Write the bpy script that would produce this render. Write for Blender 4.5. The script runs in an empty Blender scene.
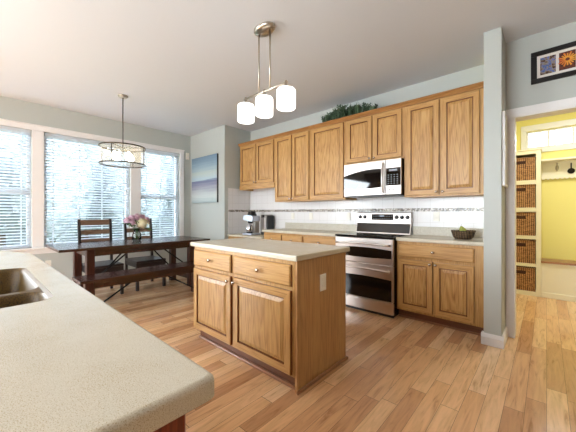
import bpy, bmesh, math, random
from mathutils import Vector, Matrix
random.seed(7)
C = bpy.context.scene
COL = C.collection
PI = math.pi

# ------------------------------------------------------------------ camera, world, light, exposure
cd = bpy.data.cameras.new('camera'); cam = bpy.data.objects.new('camera', cd); COL.objects.link(cam)
cam.location = (0, 0, 1.19); cam.rotation_euler = (PI/2, 0, math.radians(42.05))
cd.sensor_width = 36; cd.lens = 286.5/576*36; cd.shift_y = -3.2/576; cd.clip_start = .02
C.camera = cam
w = bpy.data.worlds.new('sky'); C.world = w; w.use_nodes = True
bg = w.node_tree.nodes['Background']; bg.inputs[0].default_value = (.83, .915, 1.0, 1); bg.inputs[1].default_value = 11.0

def area(name, loc, rot, sx, sy, power, col=(1, 1, 1)):
    l = bpy.data.lights.new(name, 'AREA'); l.shape = 'RECTANGLE'; l.size = sx; l.size_y = sy; l.energy = power; l.color = col
    o = bpy.data.objects.new(name, l); COL.objects.link(o); o.location = loc; o.rotation_euler = rot
    return o
def point(name, loc, power, col, r=.08):
    l = bpy.data.lights.new(name, 'POINT'); l.energy = power; l.color = col; l.shadow_soft_size = r
    o = bpy.data.objects.new(name, l); COL.objects.link(o); o.location = loc
    return o
# unseen fill lamps added: two at made-up glazed openings, one on the mudroom ceiling
area('added_fill_patio', (-5.55, -2.2, 1.3), (0, -PI/2+.6, 0), 2.4, 1.9, 265, (.84, .93, 1))
area('added_fill_rear', (-1.9, -4.2, 1.45), (-PI/2, 0, PI), 3.2, 1.9, 112, (.86, .94, 1))
area('added_fill_mudroom', (.35, 4.5, 2.80), (0, 0, 0), .5, .5, 21, (1, .98, .95))
C.view_settings.view_transform = 'Standard'; C.view_settings.look = 'None'
C.view_settings.gamma = 1; C.view_settings.use_curve_mapping = False
C.view_settings.exposure = 0.30

# ------------------------------------------------------------------ materials
def lin(r, g, b):
    f = lambda c: ((c/255+.055)/1.055)**2.4 if c > 10 else c/255/12.92
    return (f(r), f(g), f(b), 1)
def mat(name, col=(.5, .5, .5, 1), rough=.5, metal=0, spec=.5, **kw):
    m = bpy.data.materials.new(name); m.use_nodes = True
    p = m.node_tree.nodes['Principled BSDF']
    p.inputs['Base Color'].default_value = col; p.inputs['Roughness'].default_value = rough
    p.inputs['Metallic'].default_value = metal; p.inputs['Specular IOR Level'].default_value = spec
    for k, v in kw.items(): p.inputs[k].default_value = v
    return m
def N(m, t, **kw):
    n = m.node_tree.nodes.new(t)
    for k, v in kw.items():
        if k.startswith('i_'):
            n.inputs[k[2:].replace('_', ' ')].default_value = v
        else: setattr(n, k, v)
    return n
def L(m, a, b): m.node_tree.links.new(a, b)
def P(m): return m.node_tree.nodes['Principled BSDF']
def ramp(m, fac, stops, interp='LINEAR'):
    r = N(m, 'ShaderNodeValToRGB'); e = r.color_ramp.elements; r.color_ramp.interpolation = interp
    while len(e) < len(stops): e.new(.5)
    for k, (p, c) in enumerate(stops): e[k].position = p; e[k].color = c
    L(m, fac, r.inputs[0]); return r.outputs[0]
def coords(m, scale=(1, 1, 1), rot=(0, 0, 0), src='Object'):
    if src == 'World':
        o = N(m, 'ShaderNodeNewGeometry').outputs['Position']
    else:
        o = N(m, 'ShaderNodeTexCoord').outputs[src]
    mp = N(m, 'ShaderNodeMapping'); mp.inputs['Scale'].default_value = scale; mp.inputs['Rotation'].default_value = rot
    L(m, o, mp.inputs[0]); return mp.outputs[0]
def math_(m, op, a, b=None):
    n = N(m, 'ShaderNodeMath', operation=op)
    for i, v in ((0, a), (1, b)):
        if v is None: continue
        if isinstance(v, (int, float)): n.inputs[i].default_value = v
        else: L(m, v, n.inputs[i])
    return n.outputs[0]
def bump(m, h, strength=.2, dist=.002):
    b = N(m, 'ShaderNodeBump'); b.inputs['Strength'].default_value = strength; b.inputs['Distance'].default_value = dist
    L(m, h, b.inputs['Height']); L(m, b.outputs[0], P(m).inputs['Normal'])

def wood(name, dark, mid, light, axis='z', rough=.38, scale=1.0, ring=9, fig=.55):
    """straight-grained wood with open pores; the grain runs along the given axis"""
    m = mat(name, mid, rough)
    s = [1, 1, 1]; s['xyz'.index(axis)] = .09
    v = coords(m, [scale*q for q in s], src='World')
    wv = N(m, 'ShaderNodeTexNoise', i_Scale=ring, i_Detail=2.5, i_Roughness=.5, i_Distortion=1.1); L(m, v, wv.inputs['Vector'])
    rings = math_(m, 'FRACT', math_(m, 'MULTIPLY', wv.outputs[0], 7.0))
    tri = math_(m, 'ABSOLUTE', math_(m, 'SUBTRACT', rings, .5))
    s2 = [160, 160, 160]; s2['xyz'.index(axis)] = 5
    v2 = coords(m, [scale*q for q in s2], src='World')
    fine = N(m, 'ShaderNodeTexNoise', i_Scale=1.0, i_Detail=2.0); L(m, v2, fine.inputs['Vector'])
    mix = math_(m, 'ADD', math_(m, 'ADD', math_(m, 'MULTIPLY', tri, fig), .25*(.55-fig)), math_(m, 'MULTIPLY', fine.outputs[0], .8))
    c = ramp(m, mix, [(.22, dark), (.50, mid), (.85, light)])
    L(m, c, P(m).inputs['Base Color']); bump(m, fine.outputs[0], .08, .001)
    return m

OAK_D, OAK_M, OAK_L = lin(138, 90, 42), lin(190, 143, 82), lin(208, 166, 104)
M = {}
M['oak'] = wood('oak_vertical', OAK_D, OAK_M, OAK_L, 'z', fig=.28)
M['oakh'] = wood('oak_horizontal', OAK_D, OAK_M, OAK_L, 'x', fig=.3)
M['oakfig'] = wood('oak_figured_panel', OAK_D, OAK_M, OAK_L, 'z', ring=11, fig=.6)
M['oaky'] = wood('oak_lengthwise', OAK_D, OAK_M, OAK_L, 'y')
M['crown'] = wood('crown_darker_stain', lin(120, 74, 34), lin(166, 116, 62), lin(188, 138, 82), 'x', fig=.3)
M['oakpanel'] = wood('oak_side_panel', lin(150, 104, 58), lin(184, 138, 86), lin(200, 155, 100), 'z')
M['grooveshade'] = wood('oak_stain_and_shade', lin(96, 52, 24), lin(126, 74, 36), lin(140, 86, 44), 'z')  # part stain, part painted shade on door edges and panel grooves
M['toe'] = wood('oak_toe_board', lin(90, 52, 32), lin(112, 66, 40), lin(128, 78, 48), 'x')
M['shoe'] = wood('shoe_moulding', lin(128, 84, 54), lin(156, 108, 74), lin(172, 122, 84), 'x', .3)
M['redwood'] = wood('red_stained_wood', lin(86, 30, 14), lin(128, 50, 24), lin(150, 64, 32), 'z', .3)
M['walnut'] = wood('dark_dining_wood', lin(30, 15, 11), lin(54, 26, 19), lin(76, 40, 28), 'y', .24)
P(M['walnut']).inputs['Specular IOR Level'].default_value = .9
M['walnutv'] = wood('dark_dining_wood_vertical', lin(28, 13, 9), lin(58, 26, 16), lin(84, 42, 26), 'z', .3)
M['chairwood'] = wood('chair_rail_wood', lin(80, 58, 44), lin(120, 92, 72), lin(142, 112, 88), 'y', .35)
M['chairdark'] = mat('chair_black_wood', lin(40, 32, 32), .35)
M['wall'] = mat('wall_paint', lin(190, 194, 188), .75)
M['farwall'] = mat('unseen_wall_darkened', lin(132, 112, 92), .8)  # unseen walls darkened to cut the light they bounce back
M['ceil'] = mat('ceiling_paint', lin(218, 222, 228), .85)
M['trim'] = mat('white_trim_paint', lin(236, 234, 232), .4)
M['vinyl'] = mat('white_vinyl', lin(240, 242, 244), .35)
def slat_mat():
    m = mat('blind_slat_vinyl', lin(240, 244, 248), .4)
    t = N(m, 'ShaderNodeBsdfTranslucent'); t.inputs[0].default_value = lin(236, 242, 248)
    mx = N(m, 'ShaderNodeMixShader'); mx.inputs[0].default_value = .5
    o = m.node_tree.nodes['Material Output']; L(m, P(m).outputs[0], mx.inputs[1]); L(m, t.outputs[0], mx.inputs[2]); L(m, mx.outputs[0], o.inputs[0])
    return m
M['slat'] = slat_mat()
M['yellow'] = mat('yellow_paint', lin(240, 230, 144), .7)
M['cream'] = mat('cream_painted_wood', lin(242, 236, 214), .4)
M['nickel'] = mat('brushed_nickel', lin(190, 182, 170), .28, 1)
M['knob'] = mat('satin_nickel_knob', lin(200, 186, 170), .22, 1)
M['bronze'] = mat('dark_bronze_metal', lin(74, 66, 56), .35, .9)
M['black'] = mat('black_plastic', lin(20, 20, 21), .35)
M['blackglass'] = mat('black_glass', lin(9, 9, 11), .04, 0, .6)
M['ovenglass'] = mat('oven_window_glass', lin(26, 20, 16), .08, 0, .45)
M['blackenamel'] = mat('black_enamel', lin(16, 15, 16), .2)
M['iron'] = mat('black_iron', lin(26, 24, 24), .45, .6)
M['plate'] = mat('white_plate_plastic', lin(238, 234, 222), .35)
M['slot'] = mat('outlet_slot_dark', lin(60, 56, 50), .5)
M['chrome'] = mat('chrome', lin(220, 222, 226), .1, 1)
M['silver'] = mat('silver_enamel', lin(206, 212, 224), .2, .55)
M['grey'] = mat('grey_steel', lin(150, 146, 140), .3, .7)
M['display'] = mat('display_glass', lin(14, 16, 20), .08)
M['digit'] = mat('display_mark', lin(150, 160, 170), .5)
M['walnutblack'] = mat('frame_black_wood', lin(14, 12, 14), .3)
M['matboard'] = mat('mat_board', lin(226, 220, 212), .8)
M['grass'] = mat('grass', lin(110, 122, 100), .9)
M['bark'] = mat('bark', lin(90, 78, 66), .9)

def steel():
    m = mat('stainless_steel', lin(212, 204, 198), .26, 1)
    v = coords(m, (2, 2, 220), src='World')
    n = N(m, 'ShaderNodeTexNoise', i_Scale=1.0, i_Detail=2.0); L(m, v, n.inputs['Vector'])
    L(m, ramp(m, n.outputs[0], [(.3, (.28, .28, .28, 1)), (.7, (.33, .33, .33, 1))]), P(m).inputs['Roughness'])
    return m
M['steel'] = steel()

def speckle(name, a, b, c, rough=.3, sc=220):
    m = mat(name, a, rough)
    v = coords(m, (1, 1, 1), src='World')
    n1 = N(m, 'ShaderNodeTexNoise', i_Scale=sc, i_Detail=2.0, i_Roughness=.6); L(m, v, n1.inputs['Vector'])
    n2 = N(m, 'ShaderNodeTexNoise', i_Scale=9, i_Detail=2.0); L(m, v, n2.inputs['Vector'])
    f = math_(m, 'ADD', math_(m, 'MULTIPLY', n1.outputs[0], .85), math_(m, 'MULTIPLY', n2.outputs[0], .15))
    L(m, ramp(m, f, [(.33, c), (.42, b), (.52, a), (.7, tuple(min(1, q*1.06) for q in a[:3])+(1,))]), P(m).inputs['Base Color'])
    return m
M['counter'] = speckle('solid_surface_counter', lin(212, 204, 184), lin(198, 186, 160), lin(170, 152, 120), .26, 560)
M['splash'] = speckle('solid_surface_upstand', lin(200, 194, 178), lin(186, 176, 156), lin(150, 136, 112))
M['sink'] = speckle('brown_composite_sink', lin(98, 72, 18), lin(74, 52, 10), lin(44, 28, 5), .5, 260)

def floor_mat():
    m = mat('strip_wood_floor', lin(200, 140, 90), .2)
    pos = N(m, 'ShaderNodeNewGeometry').outputs['Position']
    sp = N(m, 'ShaderNodeSeparateXYZ'); L(m, pos, sp.inputs[0])
    u = math_(m, 'DIVIDE', sp.outputs[0], .098)
    row = math_(m, 'FLOOR', u); fu = math_(m, 'FRACT', u)
    wn = N(m, 'ShaderNodeTexWhiteNoise', noise_dimensions='1D'); L(m, row, wn.inputs['W'])
    vv = math_(m, 'ADD', math_(m, 'DIVIDE', sp.outputs[1], .95), math_(m, 'MULTIPLY', wn.outputs[0], 9.0))
    idx = math_(m, 'FLOOR', vv); fv = math_(m, 'FRACT', vv)
    cb = N(m, 'ShaderNodeCombineXYZ'); L(m, row, cb.inputs[0]); L(m, idx, cb.inputs[1])
    w2 = N(m, 'ShaderNodeTexWhiteNoise', noise_dimensions='3D'); L(m, cb.outputs[0], w2.inputs['Vector'])
    tone = ramp(m, w2.outputs[0], [(0, lin(198, 148, 104)), (.25, lin(220, 172, 126)), (.5, lin(232, 186, 138)), (.75, lin(238, 196, 148)), (1, lin(242, 206, 162))])
    # grain, shifted board by board
    off = N(m, 'ShaderNodeVectorMath', operation='SCALE'); L(m, w2.outputs['Color'], off.inputs[0]); off.inputs['Scale'].default_value = 30
    add = N(m, 'ShaderNodeVectorMath', operation='ADD'); L(m, pos, add.inputs[0]); L(m, off.outputs[0], add.inputs[1])
    mp = N(m, 'ShaderNodeMapping'); mp.inputs['Scale'].default_value = (9, .9, 1); L(m, add.outputs[0], mp.inputs[0])
    g = N(m, 'ShaderNodeTexNoise', i_Scale=3.0, i_Detail=4.0, i_Roughness=.6, i_Distortion=1.4); L(m, mp.outputs[0], g.inputs['Vector'])
    gr = ramp(m, g.outputs[0], [(.28, (.62, .52, .44, 1)), (.42, (.9, .87, .84, 1)), (.6, (1.04, 1.03, 1.02, 1)), (.8, (1.1, 1.08, 1.05, 1))])
    mx = N(m, 'ShaderNodeMix', data_type='RGBA', blend_type='MULTIPLY'); mx.inputs[0].default_value = 1.0
    L(m, tone, mx.inputs[6]); L(m, gr, mx.inputs[7])
    # gaps
    e1 = math_(m, 'LESS_THAN', fu, .022); e2 = math_(m, 'LESS_THAN', fv, .0035)
    gap = math_(m, 'MAXIMUM', e1, e2)
    mg = N(m, 'ShaderNodeMix', data_type='RGBA'); L(m, math_(m, 'MULTIPLY', gap, .75), mg.inputs[0]); L(m, mx.outputs[2], mg.inputs[6]); mg.inputs[7].default_value = lin(92, 54, 32)
    L(m, mg.outputs[2], P(m).inputs['Base Color'])
    L(m, ramp(m, g.outputs[0], [(.3, (.13, .13, .13, 1)), (.7, (.2, .2, .2, 1))]), P(m).inputs['Roughness'])
    bump(m, math_(m, 'SUBTRACT', 1.0, gap), .25, .001)
    return m
M['floor'] = floor_mat()

def tile_mat(name, swap):
    m = mat(name, lin(236, 234, 232), .22)
    v = coords(m, (1, 1, 1), (PI/2, 0, 0) if not swap else (PI/2, 0, PI/2), src='World')
    pos = N(m, 'ShaderNodeNewGeometry').outputs['Position']
    sp = N(m, 'ShaderNodeSeparateXYZ'); L(m, pos, sp.inputs[0])
    u = math_(m, 'FRACT', math_(m, 'DIVIDE', sp.outputs[1 if swap else 0], .152))
    z = math_(m, 'FRACT', math_(m, 'DIVIDE', sp.outputs[2], .1525))
    g = math_(m, 'MAXIMUM', math_(m, 'LESS_THAN', u, .02), math_(m, 'LESS_THAN', z, .02))
    L(m, ramp(m, g, [(0, lin(232, 230, 228)), (1, lin(206, 202, 196))]), P(m).inputs['Base Color'])
    bump(m, math_(m, 'SUBTRACT', 1.0, g), .2, .001)
    return m
M['tile'] = tile_mat('white_wall_tile', False); M['tileside'] = tile_mat('white_wall_tile_side', True)
def mosaic():
    m = mat('mosaic_strip', rough=.25)
    v = coords(m, (72, 72, 72), (.0, .6, .5), src='World')
    vo = N(m, 'ShaderNodeTexVoronoi', i_Scale=1.0); L(m, v, vo.inputs['Vector'])
    sx = N(m, 'ShaderNodeSeparateColor'); L(m, vo.outputs['Color'], sx.inputs[0])
    L(m, ramp(m, sx.outputs[0], [(0, lin(84, 78, 72)), (.22, lin(128, 118, 106)), (.45, lin(204, 198, 188)), (.65, lin(156, 146, 130)), (.85, lin(222, 218, 210))], 'CONSTANT'), P(m).inputs['Base Color'])
    return m
M['mosaic'] = mosaic()

def wicker(name, a, b, c):
    m = mat(name, a, .65)
    v = coords(m, (1, 1, 1), src='World')
    n = N(m, 'ShaderNodeTexNoise', i_Scale=26, i_Detail=3.0, i_Roughness=.7); L(m, coords(m, (1, 1, 2.6), src='World'), n.inputs['Vector'])
    wv = N(m, 'ShaderNodeTexWave', wave_type='BANDS', bands_direction='Z', i_Scale=18, i_Distortion=3.5, i_Detail=2.0); L(m, v, wv.inputs['Vector'])
    wx = N(m, 'ShaderNodeTexWave', wave_type='BANDS', bands_direction='X', i_Scale=14, i_Distortion=2.5, i_Detail=2.0); L(m, v, wx.inputs['Vector'])
    f = math_(m, 'ADD', math_(m, 'MULTIPLY', n.outputs[0], .6), math_(m, 'MULTIPLY', math_(m, 'MULTIPLY', wv.outputs[1], wx.outputs[1]), .45))
    L(m, ramp(m, f, [(.28, c), (.43, a), (.62, b)]), P(m).inputs['Base Color'])
    bump(m, f, .9, .008)
    return m
M['wicker'] = wicker('wicker', lin(168, 116, 70), lin(222, 176, 124), lin(74, 40, 22))
M['wickerdark'] = mat('wicker_hole_shadow', lin(62, 30, 16), .8)
M['wickerfruit'] = wicker('dark_wicker', lin(96, 72, 48), lin(140, 112, 78), lin(44, 30, 18))

def glass(name, tint=(1, 1, 1, 1), refl=.09, rough=.02, min_refl=.04):
    m = bpy.data.materials.new(name); m.use_nodes = True; nt = m.node_tree; nt.nodes.clear()
    o = nt.nodes.new('ShaderNodeOutputMaterial'); t = nt.nodes.new('ShaderNodeBsdfTransparent'); t.inputs[0].default_value = tint
    g = nt.nodes.new('ShaderNodeBsdfGlossy'); g.inputs['Roughness'].default_value = rough
    f = nt.nodes.new('ShaderNodeFresnel'); f.inputs[0].default_value = 1.35
    mx = nt.nodes.new('ShaderNodeMixShader')
    nt.links.new(f.outputs[0], mx.inputs[0]); nt.links.new(t.outputs[0], mx.inputs[1]); nt.links.new(g.outputs[0], mx.inputs[2]); nt.links.new(mx.outputs[0], o.inputs[0])
    return m
M['glass'] = glass('window_glass')
M['vaseglass'] = glass('vase_glass', (.80, .86, .84, 1))
def shade_mat():
    m = bpy.data.materials.new('translucent_shade'); m.use_nodes = True; nt = m.node_tree; nt.nodes.clear()
    o = nt.nodes.new('ShaderNodeOutputMaterial'); t = nt.nodes.new('ShaderNodeBsdfTransparent'); g = nt.nodes.new('ShaderNodeBsdfTranslucent'); g.inputs[0].default_value = lin(246, 240, 222)
    mx = nt.nodes.new('ShaderNodeMixShader'); mx.inputs[0].default_value = .28
    nt.links.new(t.outputs[0], mx.inputs[1]); nt.links.new(g.outputs[0], mx.inputs[2]); nt.links.new(mx.outputs[0], o.inputs[0])
    return m
M['meshshade'] = shade_mat()
def emit(name, col, s):
    m = bpy.data.materials.new(name); m.use_nodes = True
    p = P(m); p.inputs['Base Color'].default_value = (.9, .9, .9, 1); p.inputs['Emission Color'].default_value = col; p.inputs['Emission Strength'].default_value = s
    return m
M['opal'] = emit('lit_opal_glass', (1, .97, .92, 1), 2.2)
M['bulb'] = emit('lit_bulb', (1, .9, .7, 1), 6)
def leaf(name, a, b):
    m = mat(name, a, .6)
    n = N(m, 'ShaderNodeTexNoise', i_Scale=14, i_Detail=2.0); L(m, coords(m, src='World'), n.inputs['Vector'])
    L(m, ramp(m, n.outputs[0], [(.3, a), (.7, b)]), P(m).inputs['Base Color'])
    return m
M['fern'] = leaf('greenery', lin(34, 58, 40), lin(84, 112, 80))
M['flowerleaf'] = leaf('flower_leaf', lin(44, 84, 40), lin(92, 130, 66))
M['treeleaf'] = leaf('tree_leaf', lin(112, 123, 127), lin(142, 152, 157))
M['pink'] = leaf('pink_petal', lin(206, 156, 186), lin(236, 204, 218))
M['creamflower'] = leaf('cream_petal', lin(232, 218, 170), lin(246, 240, 212))
M['pear'] = leaf('pear_skin', lin(150, 158, 62), lin(206, 200, 110))

def painting_mat():
    m = mat('abstract_seascape', rough=.6)
    pos = N(m, 'ShaderNodeNewGeometry').outputs['Position']
    sp = N(m, 'ShaderNodeSeparateXYZ'); L(m, pos, sp.inputs[0])
    n = N(m, 'ShaderNodeTexNoise', i_Scale=1.6, i_Detail=4.0, i_Roughness=.6); L(m, coords(m, (.7, 1, 17), src='World'), n.inputs['Vector'])
    t = math_(m, 'ADD', math_(m, 'DIVIDE', math_(m, 'SUBTRACT', sp.outputs[2], 1.39), .93), math_(m, 'MULTIPLY', math_(m, 'SUBTRACT', n.outputs[0], .5), .22))
    c = ramp(m, t, [(0, lin(160, 176, 178)), (.14, lin(196, 204, 200)), (.26, lin(176, 180, 184)), (.36, lin(142, 142, 162)), (.46, lin(104, 112, 142)), (.51, lin(176, 196, 206)), (.64, lin(186, 198, 190)), (.74, lin(160, 182, 192)), (.86, lin(132, 158, 178)), (1, lin(112, 138, 160))])
    L(m, c, P(m).inputs['Base Color'])
    return m
M['painting'] = painting_mat()
def photo_mat(name, stops, sc):
    m = mat(name, rough=.4)
    n = N(m, 'ShaderNodeTexNoise', i_Scale=sc, i_Detail=3.0, i_Roughness=.65); L(m, coords(m, src='World'), n.inputs['Vector'])
    L(m, ramp(m, n.outputs[0], stops), P(m).inputs['Base Color']); return m
M['photoA'] = photo_mat('garden_print', [(.3, lin(22, 20, 18)), (.42, lin(96, 60, 40)), (.5, lin(150, 140, 118)), (.58, lin(86, 104, 178)), (.7, lin(60, 90, 50))], 38)
M['photoB'] = photo_mat('dark_print_ground', [(.35, lin(30, 12, 8)), (.5, lin(110, 40, 14)), (.65, lin(40, 30, 12))], 60)
M['petalorange'] = leaf('orange_petal_print', lin(196, 60, 20), lin(246, 186, 60))

# ------------------------------------------------------------------ geometry helpers
class B:
    def __init__(s): s.bm = bmesh.new()
    def _merge(s, bm2, mi):
        mp = {}
        for v in bm2.verts: mp[v] = s.bm.verts.new(v.co)
        for f in bm2.faces:
            try: nf = s.bm.faces.new([mp[v] for v in f.verts])
            except ValueError: continue
            nf.material_index = f.material_index if mi is None else mi; nf.smooth = f.smooth
        bm2.free()
    def box(s, x0, x1, y0, y1, z0, z1, mi=0, bv=0, seg=1, mx=None):
        b = bmesh.new(); bmesh.ops.create_cube(b, size=1)
        for v in b.verts:
            v.co = Vector(((x0+x1)/2+v.co.x*(x1-x0), (y0+y1)/2+v.co.y*(y1-y0), (z0+z1)/2+v.co.z*(z1-z0)))
        if bv: bmesh.ops.bevel(b, geom=list(b.edges), offset=bv, segments=seg, affect='EDGES', profile=.5)
        if mx is not None: bmesh.ops.transform(b, matrix=mx, verts=b.verts)
        s._merge(b, mi); return s
    def tube(s, pts, r, seg=10, mi=0, caps=True):
        pts = [Vector(p) for p in pts]; rs = r if isinstance(r, (list, tuple)) else [r]*len(pts)
        rings = []; up = None
        for i, p in enumerate(pts):
            d = (pts[min(i+1, len(pts)-1)]-pts[max(i-1, 0)]).normalized()
            if up is None:
                up = d.orthogonal().normalized()
            else:
                up = (up-d*up.dot(d)).normalized()
            q = d.cross(up)
            rings.append([s.bm.verts.new(p+(up*math.cos(2*PI*k/seg)+q*math.sin(2*PI*k/seg))*rs[i]) for k in range(seg)])
        for a, b in zip(rings, rings[1:]):
            for k in range(seg):
                f = s.bm.faces.new((a[k], a[(k+1) % seg], b[(k+1) % seg], b[k])); f.smooth = seg > 5; f.material_index = mi
        if caps:
            for rg in (rings[0][::-1], rings[-1]):
                f = s.bm.faces.new(rg); f.material_index = mi
        return s
    def lathe(s, prof, c, axis='z', seg=20, mi=0, sx=1, sy=1, smooth=True):
        """prof: (radius, height) pairs"""
        c = Vector(c); rings = []
        def put(r, h, a):
            x, y = r*math.cos(a)*sx, r*math.sin(a)*sy
            if axis == 'z': return c+Vector((x, y, h))
            if axis == '-y': return c+Vector((x, -h, y))
            return c+Vector((h, x, y))
        for r, h in prof:
            rings.append([s.bm.verts.new(put(0, h, 0))] if r < 1e-6 else [s.bm.verts.new(put(r, h, 2*PI*k/seg)) for k in range(seg)])
        for a, b in zip(rings, rings[1:]):
            for k in range(seg):
                k2 = (k+1) % seg
                vs = [a[k % len(a)], a[k2 % len(a)], b[k2 % len(b)], b[k % len(b)]]
                u = []
                for v in vs:
                    if v not in u: u.append(v)
                if len(u) >= 3:
                    try: f = s.bm.faces.new(u)
                    except ValueError: continue
                    f.smooth = smooth; f.material_index = mi
        return s
    def prism(s, poly, axis, a, b, mi=0):
        """poly of 2D points extruded along axis from a to b"""
        def put(p, h):
            if axis == 'y': return (p[0], h, p[1])
            if axis == 'x': return (h, p[0], p[1])
            return (p[0], p[1], h)
        A = [s.bm.verts.new(put(p, a)) for p in poly]; Bv = [s.bm.verts.new(put(p, b)) for p in poly]
        n = len(poly)
        for k in range(n):
            f = s.bm.faces.new((A[k], A[(k+1) % n], Bv[(k+1) % n], Bv[k])); f.material_index = mi
        for vs in (A[::-1], Bv):
            f = s.bm.faces.new(vs); f.material_index = mi
        return s
    def poly(s, pts, mi=0, smooth=False):
        f = s.bm.faces.new([s.bm.verts.new(p) for p in pts]); f.material_index = mi; f.smooth = smooth; return s
    def blob(s, c, r, sub=2, mi=0, sq=(1, 1, 1), jit=0):
        b = bmesh.new(); bmesh.ops.create_icosphere(b, subdivisions=sub, radius=1)
        for v in b.verts:
            k = 1+random.uniform(-jit, jit); v.co = Vector(c)+Vector((v.co.x*sq[0], v.co.y*sq[1], v.co.z*sq[2]))*r*k
        for f in b.faces: f.smooth = True
        s._merge(b, mi); return s

def wloc(o):
    v = Vector((0, 0, 0))
    while o: v += Vector(o.location); o = o.parent
    return v
def obj(name, b, mats, parent=None, recalc=True):
    """one mesh object; the builder works in world coordinates and is shifted into the parent's"""
    me = bpy.data.meshes.new(name)
    if recalc: bmesh.ops.recalc_face_normals(b.bm, faces=b.bm.faces)
    if parent:
        bmesh.ops.translate(b.bm, vec=-wloc(parent), verts=b.bm.verts)
    b.bm.to_mesh(me); b.bm.free()
    for m in (mats if isinstance(mats, (list, tuple)) else [mats]): me.materials.append(M[m])
    o = bpy.data.objects.new(name, me); COL.objects.link(o)
    if parent: o.parent = parent
    return o
def thing(name, label, cat, loc, group=None):
    o = bpy.data.objects.new(name, None); COL.objects.link(o); o.location = loc; o.empty_display_size = .1
    o['label'] = label; o['category'] = cat
    if group: o['group'] = group
    return o
def tag(o, label, cat, group=None):
    o['label'] = label; o['category'] = cat
    if group: o['group'] = group
    return o
def struct(name, b, m, parent=None):
    o = obj(name, b, m, parent)
    if not parent: o['kind'] = 'structure'
    return o
def dup(o, parent=None, loc=None, label=None):
    c = o.copy(); COL.objects.link(c)
    if parent: c.parent = parent
    if loc is not None: c.location = loc
    if label: c['label'] = label
    for ch in list(o.children): dup(ch, c)
    return c

# ------------------------------------------------------------------ the setting
CH = 2.83                       # ceiling
WX = -5.68                      # window wall, inner face
KY = 3.80                       # kitchen wall, inner face
PY = 3.17                       # wall with the painting
RX = -4.45                      # short return wall
DY = 3.47                       # wall with the doorway
YB, XR = -4.3, 3.3              # behind and beside the camera
struct('floor', B().box(WX-.14, XR+.1, YB-.1, 6.1, -.06, 0), 'floor')
struct('ceiling', B().box(WX-.14, XR+.1, YB-.1, 6.1, CH, CH+.08), 'ceil')
WIN = [(-.50, .61), (.75, 1.97), (2.145, 2.92)]; WZ0, WZ1 = .67, 2.42
b = B(); xa, xb = WX-.14, WX
b.box(xa, xb, -1.2, PY+.7, 0, WZ0); b.box(xa, xb, YB, -4.0, 0, WZ0); b.box(xa, xb, YB, PY+.7, WZ1, CH)
ys = [-1.2]+[q for p in WIN for q in p]+[PY+.7]; b.box(xa, xb, YB, -4.0, WZ0, WZ1)
for i in range(0, len(ys), 2): b.box(xa, xb, ys[i], ys[i+1], WZ0, WZ1)
struct('wall_left', b, 'wall')
b = B(); b.box(WX, RX, PY, KY+.12, 0, CH); struct('wall_dining', b, 'wall')
b = B(); b.box(RX, -.42, KY, KY+.12, 0, CH); struct('wall_kitchen', b, 'wall')
b = B(); b.box(-.425, -.292, 3.13, DY+.12, 0, CH, bv=.004); struct('wall_end', b, 'wall')
DX0, DX1, DZ = -.233, .72, 2.10
b = B(); b.box(-.292, DX0, DY, DY+.12, 0, CH); b.box(DX1, XR, DY, DY+.12, 0, CH); b.box(DX0, DX1, DY, DY+.12, DZ, CH); struct('wall_doorway', b, 'wall')
struct('wall_right', B().box(XR, XR+.1, YB, DY, 0, CH), 'farwall')
b = B(); b.box(WX, -3.5, YB-.1, YB, 0, CH); b.box(-.3, XR, YB-.1, YB, 0, CH); b.box(-3.5, -.3, YB-.1, YB, 0, .5); b.box(-3.5, -.3, YB-.1, YB, 2.4, CH)
struct('wall_back', b, 'farwall')
b = B()
for x in (-3.5, -1.93, -.36): b.box(x, x+.06, YB-.08, YB-.03, .5, 2.4)
for z in (.5, 2.34): b.box(-3.44, -.36, YB-.08, YB-.03, z, z+.06)
root = struct('window_5', b, 'vinyl'); obj('pane', B().box(-3.44, -.36, YB-.057, YB-.053, .56, 2.34), 'glass', root)  # unseen rear window, added to hold a fill light
# mudroom
MY = 5.75
b = B(); b.box(-.72, 1.5, MY, MY+.12, 0, 2.17); b.box(-.72, 1.5, MY, MY+.12, 2.44, CH); b.box(-.72, -.235, MY, MY+.12, 2.17, 2.44); b.box(.80, 1.5, MY, MY+.12, 2.17, 2.44)
struct('wall_mudroom', b, 'yellow')
b = B(); b.box(1.5, 1.6, DY+.12, 6.0, 0, CH); struct('wall_mudroom_side', b, 'yellow')
b = B(); b.box(-.72, -.62, DY+.45, MY, 0, CH); b.box(-.62, -.425, KY+.12, KY+.126, 0, CH); b.box(-.43, DX0, DY+.12, DY+.126, 0, CH); b.box(DX0, DX1, DY+.12, DY+.126, DZ+.06, CH); struct('wall_mudroom_lining', b, 'yellow')

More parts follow.
